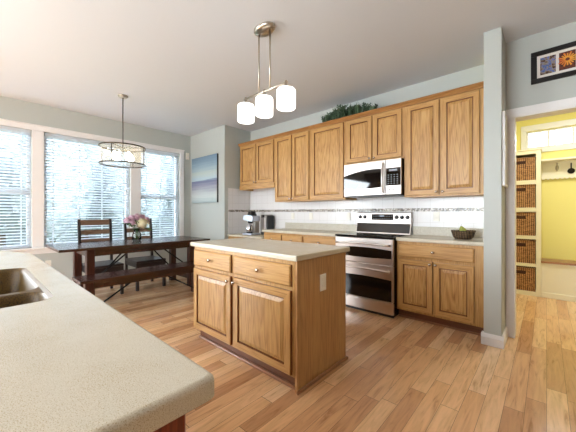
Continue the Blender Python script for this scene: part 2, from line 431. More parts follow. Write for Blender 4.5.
# window casings (one continuous surround)
b = B(); y0, y1 = WIN[0][0], WIN[-1][1]; t = .022
b.box(WX, WX+t, y0-.09, y1+.09, WZ1, WZ1+.075, bv=.004)
b.box(WX, WX+t+.012, y0-.10, y1+.10, WZ1+.068, WZ1+.088, bv=.004)
for a, c in ((y0-.09, y0), (WIN[0][1], WIN[1][0]), (WIN[1][1], WIN[2][0]), (y1, y1+.09)): b.box(WX, WX+t, a, c, WZ0, WZ1, bv=.004)
b.box(WX-.02, WX+.06, y0-.11, y1+.11, WZ0-.028, WZ0, bv=.006)
b.box(WX, WX+.016, y0-.09, y1+.09, WZ0-.10, WZ0-.028, bv=.003)
struct('trim_1', b, 'trim')
for i, (a, c) in enumerate(WIN):
    fr = B(); x0, x1 = WX-.135, WX-.075; e = .045
    fr.box(x0, x1, a, a+e, WZ0, WZ1); fr.box(x0, x1, c-e, c, WZ0, WZ1); fr.box(x0, x1, a+e, c-e, WZ0, WZ0+e); fr.box(x0, x1, a+e, c-e, WZ1-e, WZ1)
    if i != 1: fr.box(x0+.005, x1+.004, a+e, c-e, 1.475, 1.535)
    root = struct('window_%d' % (i+1), fr, 'vinyl')
    obj('pane', B().box(x0+.026, x0+.030, a+e, c-e, WZ0+e, WZ1-e), 'glass', root)
# baseboards
def bb(name, segs):
    b = B()
    for x0, x1, y0, y1 in segs:
        b.box(x0, x1, y0, y1, 0, .10, bv=.004)
    struct(name, b, 'trim')
bb('baseboard_left', [(WX, WX+.015, -1.2, PY)])
bb('baseboard_dining', [(WX, RX, PY-.015, PY)])
bb('baseboard_end', [])if False else None
b = B()
b.box(-.443, -.274, 3.107, 3.13, 0, .075, bv=.003); b.prism([(3.107, .075), (3.13, .075), (3.13, .102), (3.122, .102)], 'x', -.443, -.274)
b.box(-.292, -.274, 3.13, DY, 0, .075, bv=.003); b.prism([(-.274, .075), (-.292, .075), (-.292, .102), (-.284, .102)], 'y', 3.13, DY)
b.box(-.443, -.425, 3.13, 3.175, 0, .10, bv=.003)
struct('baseboard_end', b, 'trim')
bb('baseboard_doorway', [(DX1+.09, XR, DY-.015, DY)])
# door casing
b = B(); cw = .078; yc = DY-.02
b.box(-.2915, DX0, yc, DY, 0, DZ+cw, bv=.004); b.box(DX1, DX1+cw, yc, DY, 0, DZ+cw, bv=.004); b.box(-.2915, DX1+cw, yc-.003, DY, DZ, DZ+cw, bv=.004)
b.box(DX0-.003, DX0+.012, yc, DY+.14, 0, DZ, bv=.002); b.box(DX1-.012, DX1+.003, yc, DY+.14, 0, DZ, bv=.002); b.box(DX0, DX1, yc, DY+.14, DZ-.012, DZ+.003, bv=.002)
struct('door_1', b, 'trim')
b = B(); x0, x1 = WX-.11, WX-.05
for y in (-4.0, -2.63, -1.26): b.box(x0, x1, y, y+.06, 0, WZ1)
for z in (0, WZ1-.06): b.box(x0, x1, -3.94, -1.26, z, z+.06)
root = struct('added_patio_door', b, 'vinyl'); obj('pane', B().box(x0+.026, x0+.030, -3.94, -1.26, .06, WZ1-.06), 'glass', root)  # unseen patio door, added so light enters from the left rear
# mudroom transom
b = B(); tx0, tx1, tz0, tz1 = -.235, .80, 2.17, 2.44
b.box(tx0-.06, tx1+.06, MY-.02, MY, tz1, tz1+.085, bv=.004); b.box(tx0-.06, tx1+.06, MY-.02, MY, tz0-.07, tz0, bv=.004)
b.box(tx0-.06, tx0, MY-.02, MY, tz0, tz1, bv=.004); b.box(tx1, tx1+.06, MY-.02, MY, tz0, tz1, bv=.004)
for x in (tx0+.015, tx1-.015, tx0+.26, tx0+.52, tx0+.78): b.box(x-.014, x+.014, MY+.034, MY+.066, tz0+.03, tz1-.03)
b.box(tx0, tx1, MY+.03, MY+.07, tz0, tz0+.03); b.box(tx0, tx1, MY+.03, MY+.07, tz1-.03, tz1)
root = struct('window_4', b, 'trim'); obj('pane', B().box(tx0, tx1, MY+.05, MY+.054, tz0, tz1), 'glass', root)
# backsplash tile and mosaic strip
struct('trim_2', B().box(RX+.008, -.43, KY-.008, KY, .79, 1.40).box(-3.45, RX+.008, KY-.008, KY, 1.40, 1.68), 'tile')
struct('trim_3', B().box(RX, RX+.008, 3.25, KY, .79, 1.655), 'tileside')
struct('trim_4', B().box(RX+.008, -.43, KY-.011, KY-.008, 1.207, 1.248).box(RX+.008, RX+.011, 3.25, KY-.011, 1.207, 1.248), 'mosaic')

# ------------------------------------------------------------------ blinds
def blind(i, label):
    a, c = WIN[i]; a += .012; c -= .012; xc = WX-.035
    root = thing('window_blind', label, 'blind', (xc, (a+c)/2, WZ0))
    obj('headrail', B().box(xc-.03, xc+.03, a, c, WZ1-.055, WZ1-.004, bv=.004), 'slat', root)
    s = B(); n = 38; z0, z1 = WZ0+.045, WZ1-.075
    for k in range(n):
        z = z0+(z1-z0)*k/(n-1); h = .024; t = -.008
        for y0, y1 in ((a, c),):
            # a slightly crowned slat, tilted a little
            pts = [(-h, t), (-h*.4, t*.6+.0035), (h*.4, -t*.2+.0035), (h, -t)]
            top = [(xc+p, z+q) for p, q in pts]; low = [(xc+p, z+q-.003) for p, q in reversed(pts)]
            s.prism([(p, q) for p, q in top+low], 'y', a, c)
    obj('slats', s, 'slat', root)
    obj('bottom_rail', B().box(xc-.025, xc+.025, a, c, WZ0+.006, WZ0+.03, bv=.004), 'slat', root)
    nt = 3 if c-a < 1.15 else 4
    for k in range(nt):
        y = a+.10+(c-a-.20)*k/(nt-1)
        [obj('ladder_cord', B().box(xc+q-.001, xc+q+.001, y-.005, y+.005, WZ0+.03, WZ1-.055), 'slat', root) for q in (-.026, .026)]
    return root
blind(0, 'white slatted blind on the sash window over the kitchen sink end')
blind(1, 'white slatted blind on the wide middle picture window')
blind(2, 'white slatted blind on the narrow sash window beside the painting wall')

# ------------------------------------------------------------------ cabinets
def knob_b(x, y, z): return B().lathe([(.004, 0), (.005, .012), (.014, .018), (.0155, .024), (.013, .029), (0, .031)], (x, y, z), '-y', 14)
def rect_loops(b, x0, x1, z0, z1, prof, mats):
    """nested rectangles facing -Y: prof = [(inset, y)], mats[i] = (side material, top/bottom material) of the band between i and i+1"""
    loops = []
    for ins, y in prof:
        loops.append([b.bm.verts.new(p) for p in ((x0+ins, y, z0+ins), (x1-ins, y, z0+ins), (x1-ins, y, z1-ins), (x0+ins, y, z1-ins))])
    for i, (p, q) in enumerate(zip(loops, loops[1:])):
        for k in range(4):
            f = b.bm.faces.new((p[k], p[(k+1) % 4], q[(k+1) % 4], q[k])); f.material_index = mats[i][0 if k in (1, 3) else 1]
    return loops
def door(parent, x0, x1, z0, z1, y, knob=None, name='door'):
    """raised-panel oak door; y is its front face"""
    T = .02; fw = .055
    b = B()
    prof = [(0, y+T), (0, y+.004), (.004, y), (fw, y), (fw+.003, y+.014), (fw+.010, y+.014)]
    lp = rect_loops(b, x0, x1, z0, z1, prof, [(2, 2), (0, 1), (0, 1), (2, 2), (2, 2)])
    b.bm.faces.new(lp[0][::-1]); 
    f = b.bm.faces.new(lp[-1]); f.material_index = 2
    d = obj(name, b, ['oak', 'oakh', 'grooveshade'], parent)
    b = B(); i = fw+.010
    lp = rect_loops(b, x0, x1, z0, z1, [(i, y+.0138), (i, y+.010), (i+.026, y+.002), (i+.028, y+.001)], [(0, 0)]*3)
    b.bm.faces.new(lp[-1]); b.bm.faces.new(lp[0][::-1])
    obj('panel', b, ['oakfig'], d)
    if knob: obj('knob', knob_b(knob[0], y, knob[1]), 'knob', d)
    return d
def drawer(parent, x0, x1, z0, z1, y, knobs=1):
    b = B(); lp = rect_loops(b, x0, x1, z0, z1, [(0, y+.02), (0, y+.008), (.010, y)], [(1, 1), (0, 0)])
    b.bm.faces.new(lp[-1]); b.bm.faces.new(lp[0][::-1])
    d = obj('drawer', b, ['oakh', 'grooveshade'], parent)
    obj('knob', knob_b((x0+x1)/2, y, (z0+z1)/2), 'knob', d)
    return d
G = .014
def base_cabinet(x0, x1, label, cols, dr=True, y=3.25):
    """cols: list of column widths edges inside"""
    r = thing('base_cabinet', label, 'cabinet', ((x0+x1)/2, (y+KY)/2, 0))
    b = B(); b.box(x0, x1, y, KY-.012, .10, .874); obj('body', b, 'oak', r)
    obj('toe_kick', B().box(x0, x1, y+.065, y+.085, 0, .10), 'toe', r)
    obj('shoe_moulding', B().box(x0, x1, y+.05, y+.065, 0, .02, bv=.004), 'shoe', r)
    return r
Yf = 3.228
r = base_cabinet(-1.262, -.432, 'oak base cabinet with one wide drawer over two doors beside the range', None)
drawer(r, -1.242, -.515, .705, .845, Yf)
door(r, -1.242, -.884, .125, .675, Yf, (-.905, .645)); door(r, -.872, -.515, .125, .675, Yf, (-.851, .645))
r = base_cabinet(-3.46, -2.625, 'oak base cabinet with two small drawers side by side behind the island', None)
drawer(r, -3.445, -3.06, .705, .845, Yf); drawer(r, -3.03, -2.64, .705, .845, Yf)
door(r, -3.445, -3.06, .125, .675, Yf, (-3.08, .645)); door(r, -3.03, -2.64, .125, .675, Yf, (-3.01, .645))
r = base_cabinet(-2.622, -2.038, 'oak base cabinet with a single drawer between the range and two drawer cabinet', None)
drawer(r, -2.602, -2.058, .705, .845, Yf); door(r, -2.602, -2.058, .125, .675, Yf, (-2.08, .645))

def upper(x0, x1, z0, z1, label, edges, ks, y=3.47):
    r = thing('wall_cabinet', label, 'cabinet', ((x0+x1)/2, (y+KY)/2, z0))
    obj('body', B().box(x0, x1, y, KY-.012, z0, z1), 'oak', r)
    for (a, c), k in zip(edges, ks):
        kz = z0+.045
        door(r, a, c, z0+.018, z1-.03, y-.021, None if k is None else ((c-.022 if k == 'r' else a+.022), kz))
    return r
UZ = 2.47
r = upper(-4.365, -3.432, 1.70, UZ, 'short oak wall cabinet over the desk with a valance below', [(-4.345, -3.905), (-3.885, -3.45)], 'rl')
b = B(); pts = [(-4.365, 1.70), (-4.365, 1.622), (-3.432, 1.622), (-3.432, 1.70)]
b.prism(pts, 'y', 3.455, 3.475); obj('valance', b, 'oakh', r)
[obj('side_panel', B().box(q, q+.02, 3.475, KY-.012, 1.622, 1.70), 'oak', r) for q in (-4.365, -3.452)]
upper(-3.43, -2.672, 1.375, UZ, 'tall oak wall cabinet with a pair of narrow doors', [(-3.405, -3.045), (-3.025, -2.69)], 'rl')
upper(-2.67, -2.062, 1.375, UZ, 'tall oak wall cabinet with one wide door beside the microwave', [(-2.64, -2.085)], [None])
upper(-2.06, -1.262, 1.845, UZ, 'short oak wall cabinet directly above the microwave', [(-2.035, -1.668), (-1.648, -1.285)], 'rl')
upper(-1.26, -.432, 1.375, UZ, 'wide oak wall cabinet with two large doors next to the grey wall end', [(-1.235, -.878), (-.858, -.502)], 'rl')
# crown moulding over the whole run
b = B(); b.prism([(3.47, 2.452), (3.455, 2.452), (3.449, 2.462), (3.449, 2.468), (3.427, 2.490), (3.427, 2.503), (KY-.012, 2.503), (KY-.012, 2.4705), (3.47, 2.4705)], 'x', -4.38, -.432)
tag(obj('crown_moulding', b, 'crown'), 'long stained oak crown moulding along the top of all the wall cabinets', 'moulding')

# worktops
def nosed_slab(b, x0, x1, y0, y1, z0, z1, bv=.012): return b.box(x0, x1, y0, y1, z0, z1, bv=bv, seg=3)
r = thing('worktop', 'speckled beige worktop with upstand carrying the wicker fruit basket', 'worktop', (-.85, 3.5, .875))
obj('slab', nosed_slab(B(), -1.262, -.428, 3.205, KY-.012, .875, .914), 'counter', r)
obj('upstand', B().box(-1.262, -.428, 3.766, KY-.0115, .9141, 1.018, bv=.003), 'splash', r)
obj('side_upstand', B().box(-.447, -.428, 3.26, 3.766, .9141, 1.018, bv=.003), 'splash', r)
r = thing('worktop', 'speckled beige worktop running from the desk to the range', 'worktop', (-2.75, 3.5, .875))
obj('slab', nosed_slab(B(), -3.475, -2.037, 3.205, KY-.012, .875, .914), 'counter', r)
obj('upstand', B().box(-3.465, -2.037, 3.766, KY-.0115, .9141, 1.018, bv=.003), 'splash', r)

# built-in desk
r = thing('desk', 'low built-in desk with beige top below the short wall cabinet', 'desk', (-3.96, 3.5, 0))
obj('desk_top', nosed_slab(B(), RX+.012, -3.477, 3.215, KY-.012, .755, .79), 'counter', r)
obj('apron', B().box(RX+.02, -3.485, 3.245, 3.265, .655, .755), 'oakh', r)
d = obj('drawer', B().box(-4.25, -3.69, 3.227, 3.245, .665, .745, bv=.004), 'oakh', r)
obj('knob', knob_b(-3.97, 3.227, .705), 'knob', d)
obj('side_panel', B().box(RX+.012, RX+.035, 3.245, KY-.012, 0, .755), 'oak', r)
obj('side_panel', B().box(-3.485, -3.463, 3.265, KY-.012, 0, .755), 'oak', r)

# ------------------------------------------------------------------ kitchen island
IX0, IX1, IY0, IY1 = -2.49, -1.215, 1.432, 2.045
r = thing('kitchen_island', 'freestanding oak kitchen island with beige speckled top and outlet in its end', 'kitchen island', ((IX0+IX1)/2, (IY0+IY1)/2, 0))
obj('body', B().box(IX0, IX1-.018, IY0, IY1, .10, .874), 'oak', r)
obj('end_panel', B().box(IX1-.018, IX1, IY0+.004, IY1+.004, 0, .874), 'oakpanel', r)
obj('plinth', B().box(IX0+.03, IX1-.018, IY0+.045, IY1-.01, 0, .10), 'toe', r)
obj('shoe_moulding', B().box(IX0+.03, IX1-.018, IY0+.022, IY0+.045, 0, .024, bv=.006, seg=2), 'shoe', r)
obj('shoe_moulding', B().box(IX1, IX1+.016, IY0-.006, IY1+.02, .0, .024, bv=.006, seg=2), 'shoe', r)
obj('countertop', nosed_slab(B(), -2.515, -1.188, 1.398, 2.075, .874, .914, .010), 'counter', r)
Yi = IY0-.021; mid = -1.885
drawer(r, -2.475, mid-.02, .70, .845, Yi); drawer(r, mid+.02, -1.255, .70, .845, Yi)
door(r, -2.475, mid-.018, .115, .672, Yi, (mid-.042, .632)); door(r, mid+.018, -1.255, .115, .672, Yi, (mid+.042, .632))
def plate_x(x, y, z, parent=None):
    o = obj('outlet', B().box(x, x+.006, y-.037, y+.037, z-.06, z+.06, bv=.002), 'plate', parent)
    for dz in (.024, -.024):
        k = obj('socket', B().box(x+.0055, x+.0075, y-.016, y+.016, z+dz-.014, z+dz+.014, bv=.002), 'plate', o)
    return o
plate_x(IX1, 1.726, .682, r)

# ------------------------------------------------------------------ peninsula with sink
def rounded(x0, x1, y0, y1, r, n=5):
    out = []
    for cx, cy, a0 in ((x1-r, y1-r, 0), (x0+r, y1-r, PI/2), (x0+r, y0+r, PI), (x1-r, y0+r, 3*PI/2)):
        for k in range(n+1):
            a = a0+PI/2*k/n; out.append((cx+r*math.cos(a), cy+r*math.sin(a)))
    return out
def offset_poly(poly, d):
    n = len(poly); out = []
    for i in range(n):
        p, q, s = Vector(poly[i-1]), Vector(poly[i]), Vector(poly[(i+1) % n])
        e1, e2 = (q-p).normalized(), (s-q).normalized()
        n1, n2 = Vector((-e1.y, e1.x)), Vector((-e2.y, e2.x))
        m = (n1+n2); m = m/ max(1e-6, m.dot(n1))
        out.append(tuple(q+m*d))
    return out
def corner_round(poly, r, idx, n=5):
    out = []
    for i, p in enumerate(poly):
        if i not in idx: out.append(p); continue
        a, q, c = Vector(poly[i-1]), Vector(p), Vector(poly[(i+1) % len(poly)])
        s, e = q+(a-q).normalized()*r, q+(c-q).normalized()*r
        for k in range(n+1):
            t = k/n; out.append(tuple(s*(1-t)**2+q*2*t*(1-t)+e*t*t))
    return out
SINK = (-1.98, -1.17, -.34, .187)
out0 = [(-3.12, -.72), (-.418, -.72), (-.418, .284), (-2.60, .284), (-3.12, .12)]     # counter-clockwise
out0 = corner_round(out0, .018, {1, 2}, 5)
T0, T1 = .874, .914
b = B(); rad = .011
prof = [(.0, T0+.003), (.0, T1-rad)]+[(rad*(1-math.cos(a)), T1-rad+rad*math.sin(a)) for a in [PI/2*q/8 for q in range(1, 9)]]
loops = []
lowv = [b.bm.verts.new((x, y, T0)) for x, y in offset_poly(out0, .003)]; loops.append(lowv)
for ins, z in prof: loops.append([b.bm.verts.new((x, y, z)) for x, y in (offset_poly(out0, ins) if ins else out0)])
n = len(out0)
for p, q in zip(loops, loops[1:]):
    for k in range(n):
        f = b.bm.faces.new((p[k], p[(k+1) % n], q[(k+1) % n], q[k]))
hole = rounded(*SINK, .06)
hl = [[b.bm.verts.new((x, y, z)) for x, y in hole] for z in (T1, T0)]
nh = len(hole)
for k in range(nh): b.bm.faces.new((hl[0][k], hl[0][(k+1) % nh], hl[1][(k+1) % nh], hl[1][k]))
for outer, inner in ((loops[-1], hl[0]), (loops[0], hl[1])):
    es = []
    for vs in (outer, inner):
        for k in range(len(vs)):
            e = b.bm.edges.get((vs[k], vs[(k+1) % len(vs)])) or b.bm.edges.new((vs[k], vs[(k+1) % len(vs)])); es.append(e)
    bmesh.ops.triangle_fill(b.bm, edges=es, use_beauty=True)
r = thing('peninsula', 'long speckled beige peninsula counter with brown sink on red wood base', 'kitchen counter', (-1.6, -.2, 0))
obj('countertop', b, 'counter', r)
obj('base_panel', B().box(-3.0, -.475, -.68, .06, .10, .873).box(-2.55, -.475, .06, .235, .10, .873, mi=0) if False else B().box(-.495, -.475, -.69, .245, 0, .8735), 'redwood', r)
obj('corner_post', B().box(-.482, -.462, .195, .25, 0, .8735, bv=.003), 'redwood', r)
obj('side_panel', B().box(-2.60, -.495, .225, .245, 0, .8735), 'redwood', r)
obj('back_panel', B().box(-3.0, -.495, -.69, -.67, 0, .8735).prism([(-2.60, .225), (-2.60, .245), (-3.0, .12), (-3.0, .10)], 'z', 0, .8735).box(-3.02, -3.0, -.69, .12, 0, .8735), 'redwood', r)
# the sink: a moulded double bowl hung under the hole
def bowl(b, x0, x1, y0, y1, zt, zb, r):
    lv = []
    for ins, z, rr in ((0, zt, r), (.006, zt-.01, r), (.015, zt-.09, r), (.028, zb+.03, r*.9), (.06, zb, r*.8)):
        lv.append([b.bm.verts.new((x, y, z)) for x, y in rounded(x0+ins, x1-ins, y0+ins, y1-ins, rr)])
    m = len(lv[0])
    for p, q in zip(lv, lv[1:]):
        for k in range(m):
            f = b.bm.faces.new((p[k], q[k], q[(k+1) % m], p[(k+1) % m])); f.smooth = True
    b.bm.faces.new(lv[-1])
    return lv[0]
sx0, sx1, sy0, sy1 = SINK[0]-.025, SINK[1]+.025, SINK[2]-.025, SINK[3]+.025
b = B(); div = -1.40; zt = .8735
def rim_bowl(x0, x1, tz):
    return bowl(b, x0, x1, SINK[2]+.010, SINK[3]-.010, tz, .70, .055)
t1 = rim_bowl(SINK[0]+.010, div-.016, .904); t2 = rim_bowl(div+.016, SINK[1]-.010, .904)
outer = [b.bm.verts.new((x, y, .9125)) for x, y in rounded(SINK[0]+.001, SINK[1]-.001, SINK[2]+.001, SINK[3]-.001, .059)]
es = []
for vs in (outer, t1, t2):
    for k in range(len(vs)): es.append(b.bm.edges.get((vs[k], vs[(k+1) % len(vs)])) or b.bm.edges.new((vs[k], vs[(k+1) % len(vs)])))
bmesh.ops.triangle_fill(b.bm, edges=es, use_beauty=True)
sk = thing('sink', 'brown speckled double bowl sink set into the peninsula counter', 'sink', ((SINK[0]+SINK[1])/2, -.08, .70))
obj('basin', b, 'sink', sk, recalc=False)
for x in ((SINK[0]+div)/2, (SINK[1]+div)/2):
    obj('drain', B().lathe([(0, .703), (.038, .703), (.042, .7005)], (x, -.08, 0)), 'chrome', sk)

# ------------------------------------------------------------------ range
RX0, RX1, RYF = -2.031, -1.269, 3.165
r = thing('range', 'stainless steel double oven range with black glass cooktop', 'range', (-1.65, 3.48, 0))
obj('body', B().box(RX0+.004, RX1-.004, RYF+.035, 3.78, .012, .893), 'blackenamel', r)
ct = obj('cooktop', B().box(RX0, RX1, RYF-.004, 3.70, .893, .9165, bv=.004, seg=2), 'blackglass', r)
for cx, cy, rr in ((-1.84, 3.33, .105), (-1.45, 3.33, .085), (-1.84, 3.57, .08), (-1.45, 3.57, .105)):
    obj('burner_ring', B().lathe([(rr-.003, .9166), (rr-.003, .9170), (rr, .9170), (rr, .9166)], (cx, cy, 0), seg=32), 'grey', ct)
bgd = obj('backguard', B().prism([(3.705, .9165), (3.735, 1.05), (3.735, 1.187), (3.75, 1.20), (3.78, 1.20), (3.78, .893), (3.705, .893)], 'x', RX0+.005, RX1-.005), 'steel', r)
obj('glass_panel', B().prism([(3.7015, .925), (3.7285, 1.047), (3.7335, 1.047), (3.7065, .925)], 'x', RX0+.012, RX1-.012), 'blackglass', bgd)
dp = obj('display', B().box(-1.80, -1.50, 3.730, 3.736, 1.092, 1.172, bv=.002), 'display', bgd)
b = B()
for k in range(9):
    for j in range(2):
        if k in (3, 4) and j == 1: continue
        x = -1.775+k*.031; b.box(x, x+.014, 3.7292, 3.7302, 1.106+.036*j, 1.112+.036*j)
b.box(-1.685, -1.625, 3.7292, 3.7302, 1.138, 1.158)
obj('display_marks', b, 'digit', dp)
for x in (-1.975, -1.905, -1.455, -1.385, -1.315):
    k = obj('knob', B().lathe([(.026, 0), (.026, .006), (.021, .008), (.019, .026), (.015, .029), (0, .029)], (x, 3.735, 1.132), '-y', 18), 'black', bgd)
    obj('pointer', B().box(x-.002, x+.002, 3.7045, 3.7062, 1.136, 1.150), 'digit', k)
def arc_panel(x0, x1, z0, z1, y0, y1, bt, bb_, n=14):
    top = [(x0+(x1-x0)*k/n, z1+bt*math.sin(PI*k/n)) for k in range(n+1)]
    bot = [(x1-(x1-x0)*k/n, z0-bb_*math.sin(PI*k/n)) for k in range(n+1)]
    return B().prism(bot+top, 'y', y0, y1)
def oven_handle(zc, d):
    b = B(); n = 12
    b.tube([(RX0+.03+(RX1-RX0-.06)*k/n, RYF-.035-.012*math.sin(PI*k/n), zc+.014*math.sin(PI*k/n)-.005) for k in range(n+1)], .0125, 10)
    for x in (RX0+.05, RX1-.05): b.box(x-.012, x+.012, RYF-.032, RYF+.002, zc-.012, zc+.010, bv=.003)
    return obj('handle', b, 'steel', d)
d = obj('upper_oven_door', B().box(RX0+.003, RX1-.003, RYF, RYF+.035, .592, .886, bv=.005, seg=2), 'steel', r)
obj('window', arc_panel(RX0+.004, RX1-.022, .668, .762, RYF-.003, RYF+.002, .018, .012), 'ovenglass', d); oven_handle(.822, d)
d = obj('lower_oven_door', B().box(RX0+.003, RX1-.003, RYF, RYF+.035, .172, .586, bv=.005, seg=2), 'steel', r)
obj('window', arc_panel(RX0+.004, RX1-.022, .185, .425, RYF-.003, RYF+.002, .014, .006), 'ovenglass', d); oven_handle(.525, d)
obj('storage_drawer', B().box(RX0+.003, RX1-.003, RYF+.002, RYF+.035, .035, .166, bv=.005, seg=2), 'steel', r)
obj('foot_panel', B().box(RX0+.01, RX1-.01, RYF+.03, RYF+.05, 0, .035), 'black', r)

# ------------------------------------------------------------------ microwave
MX0, MX1, MYF, MZ0, MZ1 = -2.042, -1.272, 3.40, 1.405, 1.838
r = thing('microwave', 'stainless steel microwave mounted above the range', 'microwave', (-1.655, 3.6, MZ0))
obj('body', B().box(MX0, MX1, MYF+.03, 3.785, MZ0, MZ1), 'blackenamel', r)
sp_ = -1.462
d = obj('door', B().box(MX0, sp_-.002, MYF, MYF+.03, MZ0+.008, MZ1, bv=.004, seg=2), 'steel', r)
n = 14; top = [(MX0+.003+(sp_-.06-MX0)*k/n, MZ0+.275+.055*math.sin(PI*.5*k/n)+.012*math.sin(PI*k/n)) for k in range(n+1)]
bot = [(p[0], MZ0+.105-.012*math.sin(PI*.9*k/n)) for k, p in enumerate(top)][::-1]
obj('window', B().prism(bot+top, 'y', MYF-.003, MYF+.002), 'blackglass', d)
b = B(); b.tube([(sp_-.028, MYF-.012-.026*math.sin(PI*k/10), MZ0+.03+.37*k/10) for k in range(11)], [.009+.004*math.sin(PI*k/10) for k in range(11)], 10)
obj('handle', b, 'steel', d)
p_ = obj('control_panel', B().box(sp_+.002, MX1, MYF, MYF+.03, MZ0+.008, MZ1, bv=.004, seg=2), 'steel', r)
k_ = obj('keypad', B().box(sp_+.008, MX1-.006, MYF-.002, MYF+.002, MZ0+.115, MZ1-.105, bv=.001), 'blackglass', p_)
b = B()
for j in range(5):
    for k in range(4): b.box(sp_+.030+k*.036, sp_+.046+k*.036, MYF-.0028, MYF-.0018, MZ0+.135+.026*j, MZ0+.143+.026*j)
b.box(sp_+.045, MX1-.045, MYF-.0028, MYF-.0018, MZ1-.145, MZ1-.122)
obj('key_marks', b, 'digit', k_)
for k in range(3): obj('button', B().lathe([(.010, 0), (.010, .004), (0, .005)], (sp_+.05+.045*k, MYF, MZ0+.07), '-y', 12), 'grey', p_)
obj('vent_grille', B().box(MX0+.01, MX1-.01, MYF+.01, MYF+.25, MZ0-.006, MZ0), 'black', r)

# ------------------------------------------------------------------ island pendant
PYL = 1.75
r = thing('pendant_light', 'brushed nickel linear pendant with three white glass shades over island', 'light', (-1.86, PYL, CH))
obj('canopy', B().lathe([(.075, -.004), (.075, -.018), (.062, -.034), (0, -.038)], (-1.86, PYL, CH), seg=28, sx=1.55), 'nickel', r)
for x in (-1.932, -1.790): obj('rod', B().tube([(x, PYL, CH-.03), (x, PYL, 2.272)], .0065, 8), 'nickel', r)
obj('bar', B().tube([(-2.135, PYL, 2.268), (-1.585, PYL, 2.268)], .010, 10), 'nickel', r)
for x in (-2.115, -1.862, -1.600):
    s = obj('lamp_holder', B().lathe([(0, 2.285), (.012, 2.283), (.012, 2.232), (.030, 2.226), (.032, 2.214), (0, 2.214)], (x, PYL, 0)), 'nickel', r)
    obj('shade', B().lathe([(.030, 2.214), (.070, 2.212), (.0785, 2.200), (.0785, 2.058), (.074, 2.052), (.070, 2.055), (.0725, 2.19), (.030, 2.206)], (x, PYL, 0), seg=28), 'opal', s)

# ------------------------------------------------------------------ dining drum pendant
dx, dy = -4.40, 1.43
r = thing('drum_pendant', 'bronze drum pendant with clear shade hanging over the dining table', 'light', (dx, dy, CH))
obj('canopy', B().lathe([(.065, -.002), (.065, -.014), (.05, -.03), (0, -.034)], (dx, dy, CH), seg=24), 'nickel', r)
obj('rod', B().tube([(dx, dy, CH-.03), (dx, dy, 2.0)], .007, 8), 'bronze', r)
R = .285; zt, zb = 2.105, 1.865
for z in (zt, zb): obj('ring', B().lathe([(R-.004, z-.008), (R+.003, z-.008), (R+.003, z+.008), (R-.004, z+.008), (R-.004, z-.008)], (dx, dy, 0), seg=40), 'bronze', r)
b = B()
for k in range(4):
    a = PI/4+k*PI/2; x, y = dx+R*math.cos(a), dy+R*math.sin(a)
    b.tube([(x, y, zb), (x, y, zt)], .006, 6)
obj('upright', b, 'bronze', r)
b = B()
for k in range(2):
    a = PI/4+k*PI/2; c, s = math.cos(a)*R, math.sin(a)*R
    b.tube([(dx-c, dy-s, zt-.005), (dx+c, dy+s, zt-.005)], .005, 6)
obj('cross_bar', b, 'bronze', r)
obj('shade', B().lathe([(R-.008, zb), (R-.008, zt)], (dx, dy, 0), seg=40), 'meshshade', r, recalc=False)
for k in range(4):
    a = k*PI/2+.3; x, y = dx+.12*math.cos(a), dy+.12*math.sin(a)
    s = obj('lamp_arm', B().tube([(dx, dy, 2.06), (dx+.06*math.cos(a), dy+.06*math.sin(a), 2.075), (x, y, 2.06), (x, y, 2.02)], .007, 6), 'nickel', r)
    obj('bulb', B().lathe([(.014, 2.03), (.030, 2.01), (.046, 1.975), (.046, 1.955), (.030, 1.925), (0, 1.912)], (x, y, 0), seg=16), 'bulb', s)

# ------------------------------------------------------------------ dining table, bench, chairs
TX0, TX1, TY0, TY1 = -5.06, -4.16, .68, 2.68
r = thing('dining_table', 'long dark wood trestle dining table in front of the windows', 'table', (-4.6, 1.68, 0))
b = B()
for k in range(6):
    x0 = TX0+(TX1-TX0)*k/6; b.box(x0+.0008, x0+(TX1-TX0)/6-.0008, TY0, TY1, .728, .76, bv=.002)
obj('tabletop', b, 'walnut', r)
lw = .09
for x in (-4.30, -4.93):
    for y in (1.015, 2.405):
        obj('leg', B().box(x-lw/2, x+lw/2, y-lw/2, y+lw/2, 0, .728, bv=.004), 'walnutv', r)
obj('apron', B().box(-4.33, -4.27, 1.06, 2.36, .635, .728, bv=.002), 'walnut', r)
obj('apron', B().box(-4.96, -4.90, 1.06, 2.36, .635, .728, bv=.002), 'walnut', r)
for y in (1.015, 2.405): [obj('end_rail', B().box(-4.885, -4.345, y-.03, y+.03, z0, z1), 'walnut', r) for z0, z1 in ((.635, .728), (.12, .19))]
for y, s in ((1.045, 1), (2.375, -1)):
    obj('brace', B().tube([(-4.61, y+.03*s, .16), (-4.61, y+.52*s, .70)], .012, 6), 'iron', r)
    for x in (-4.30,): obj('brace', B().tube([(x, y+.015*s, .33), (x, y+.42*s, .65)], .011, 6), 'iron', r)
r = thing('dining_bench', 'long dark wood bench along the kitchen side of dining table', 'bench', (-3.83, 1.61, 0))
bx0, bx1, by0, by1 = -4.01, -3.65, .775, 2.36
b = B()
for k in range(3):
    x0 = bx0+(bx1-bx0)*k/3; b.box(x0+.0006, x0+(bx1-bx0)/3-.0006, by0, by1, .43, .46, bv=.002)
obj('seat', b, 'walnut', r)
for x in (bx0+.05, bx1-.05):
    for y in (by0+.085, by1-.085): obj('leg', B().box(x-.04, x+.04, y-.04, y+.04, 0, .43, bv=.003), 'walnutv', r)
for x in (bx0+.05, bx1-.05): obj('apron', B().box(x-.02, x+.02, by0+.125, by1-.125, .355, .43), 'walnut', r)
for y, s in ((by0+.13, 1), (by1-.13, -1)): obj('brace', B().tube([(-3.83, y, .07), (-3.83, y+.58*s, .42)], .010, 6), 'iron', r)
for y in (by0+.085, by1-.085): obj('end_rail', B().box(bx0+.085, bx1-.085, y-.02, y+.02, .06, .11), 'walnut', r)

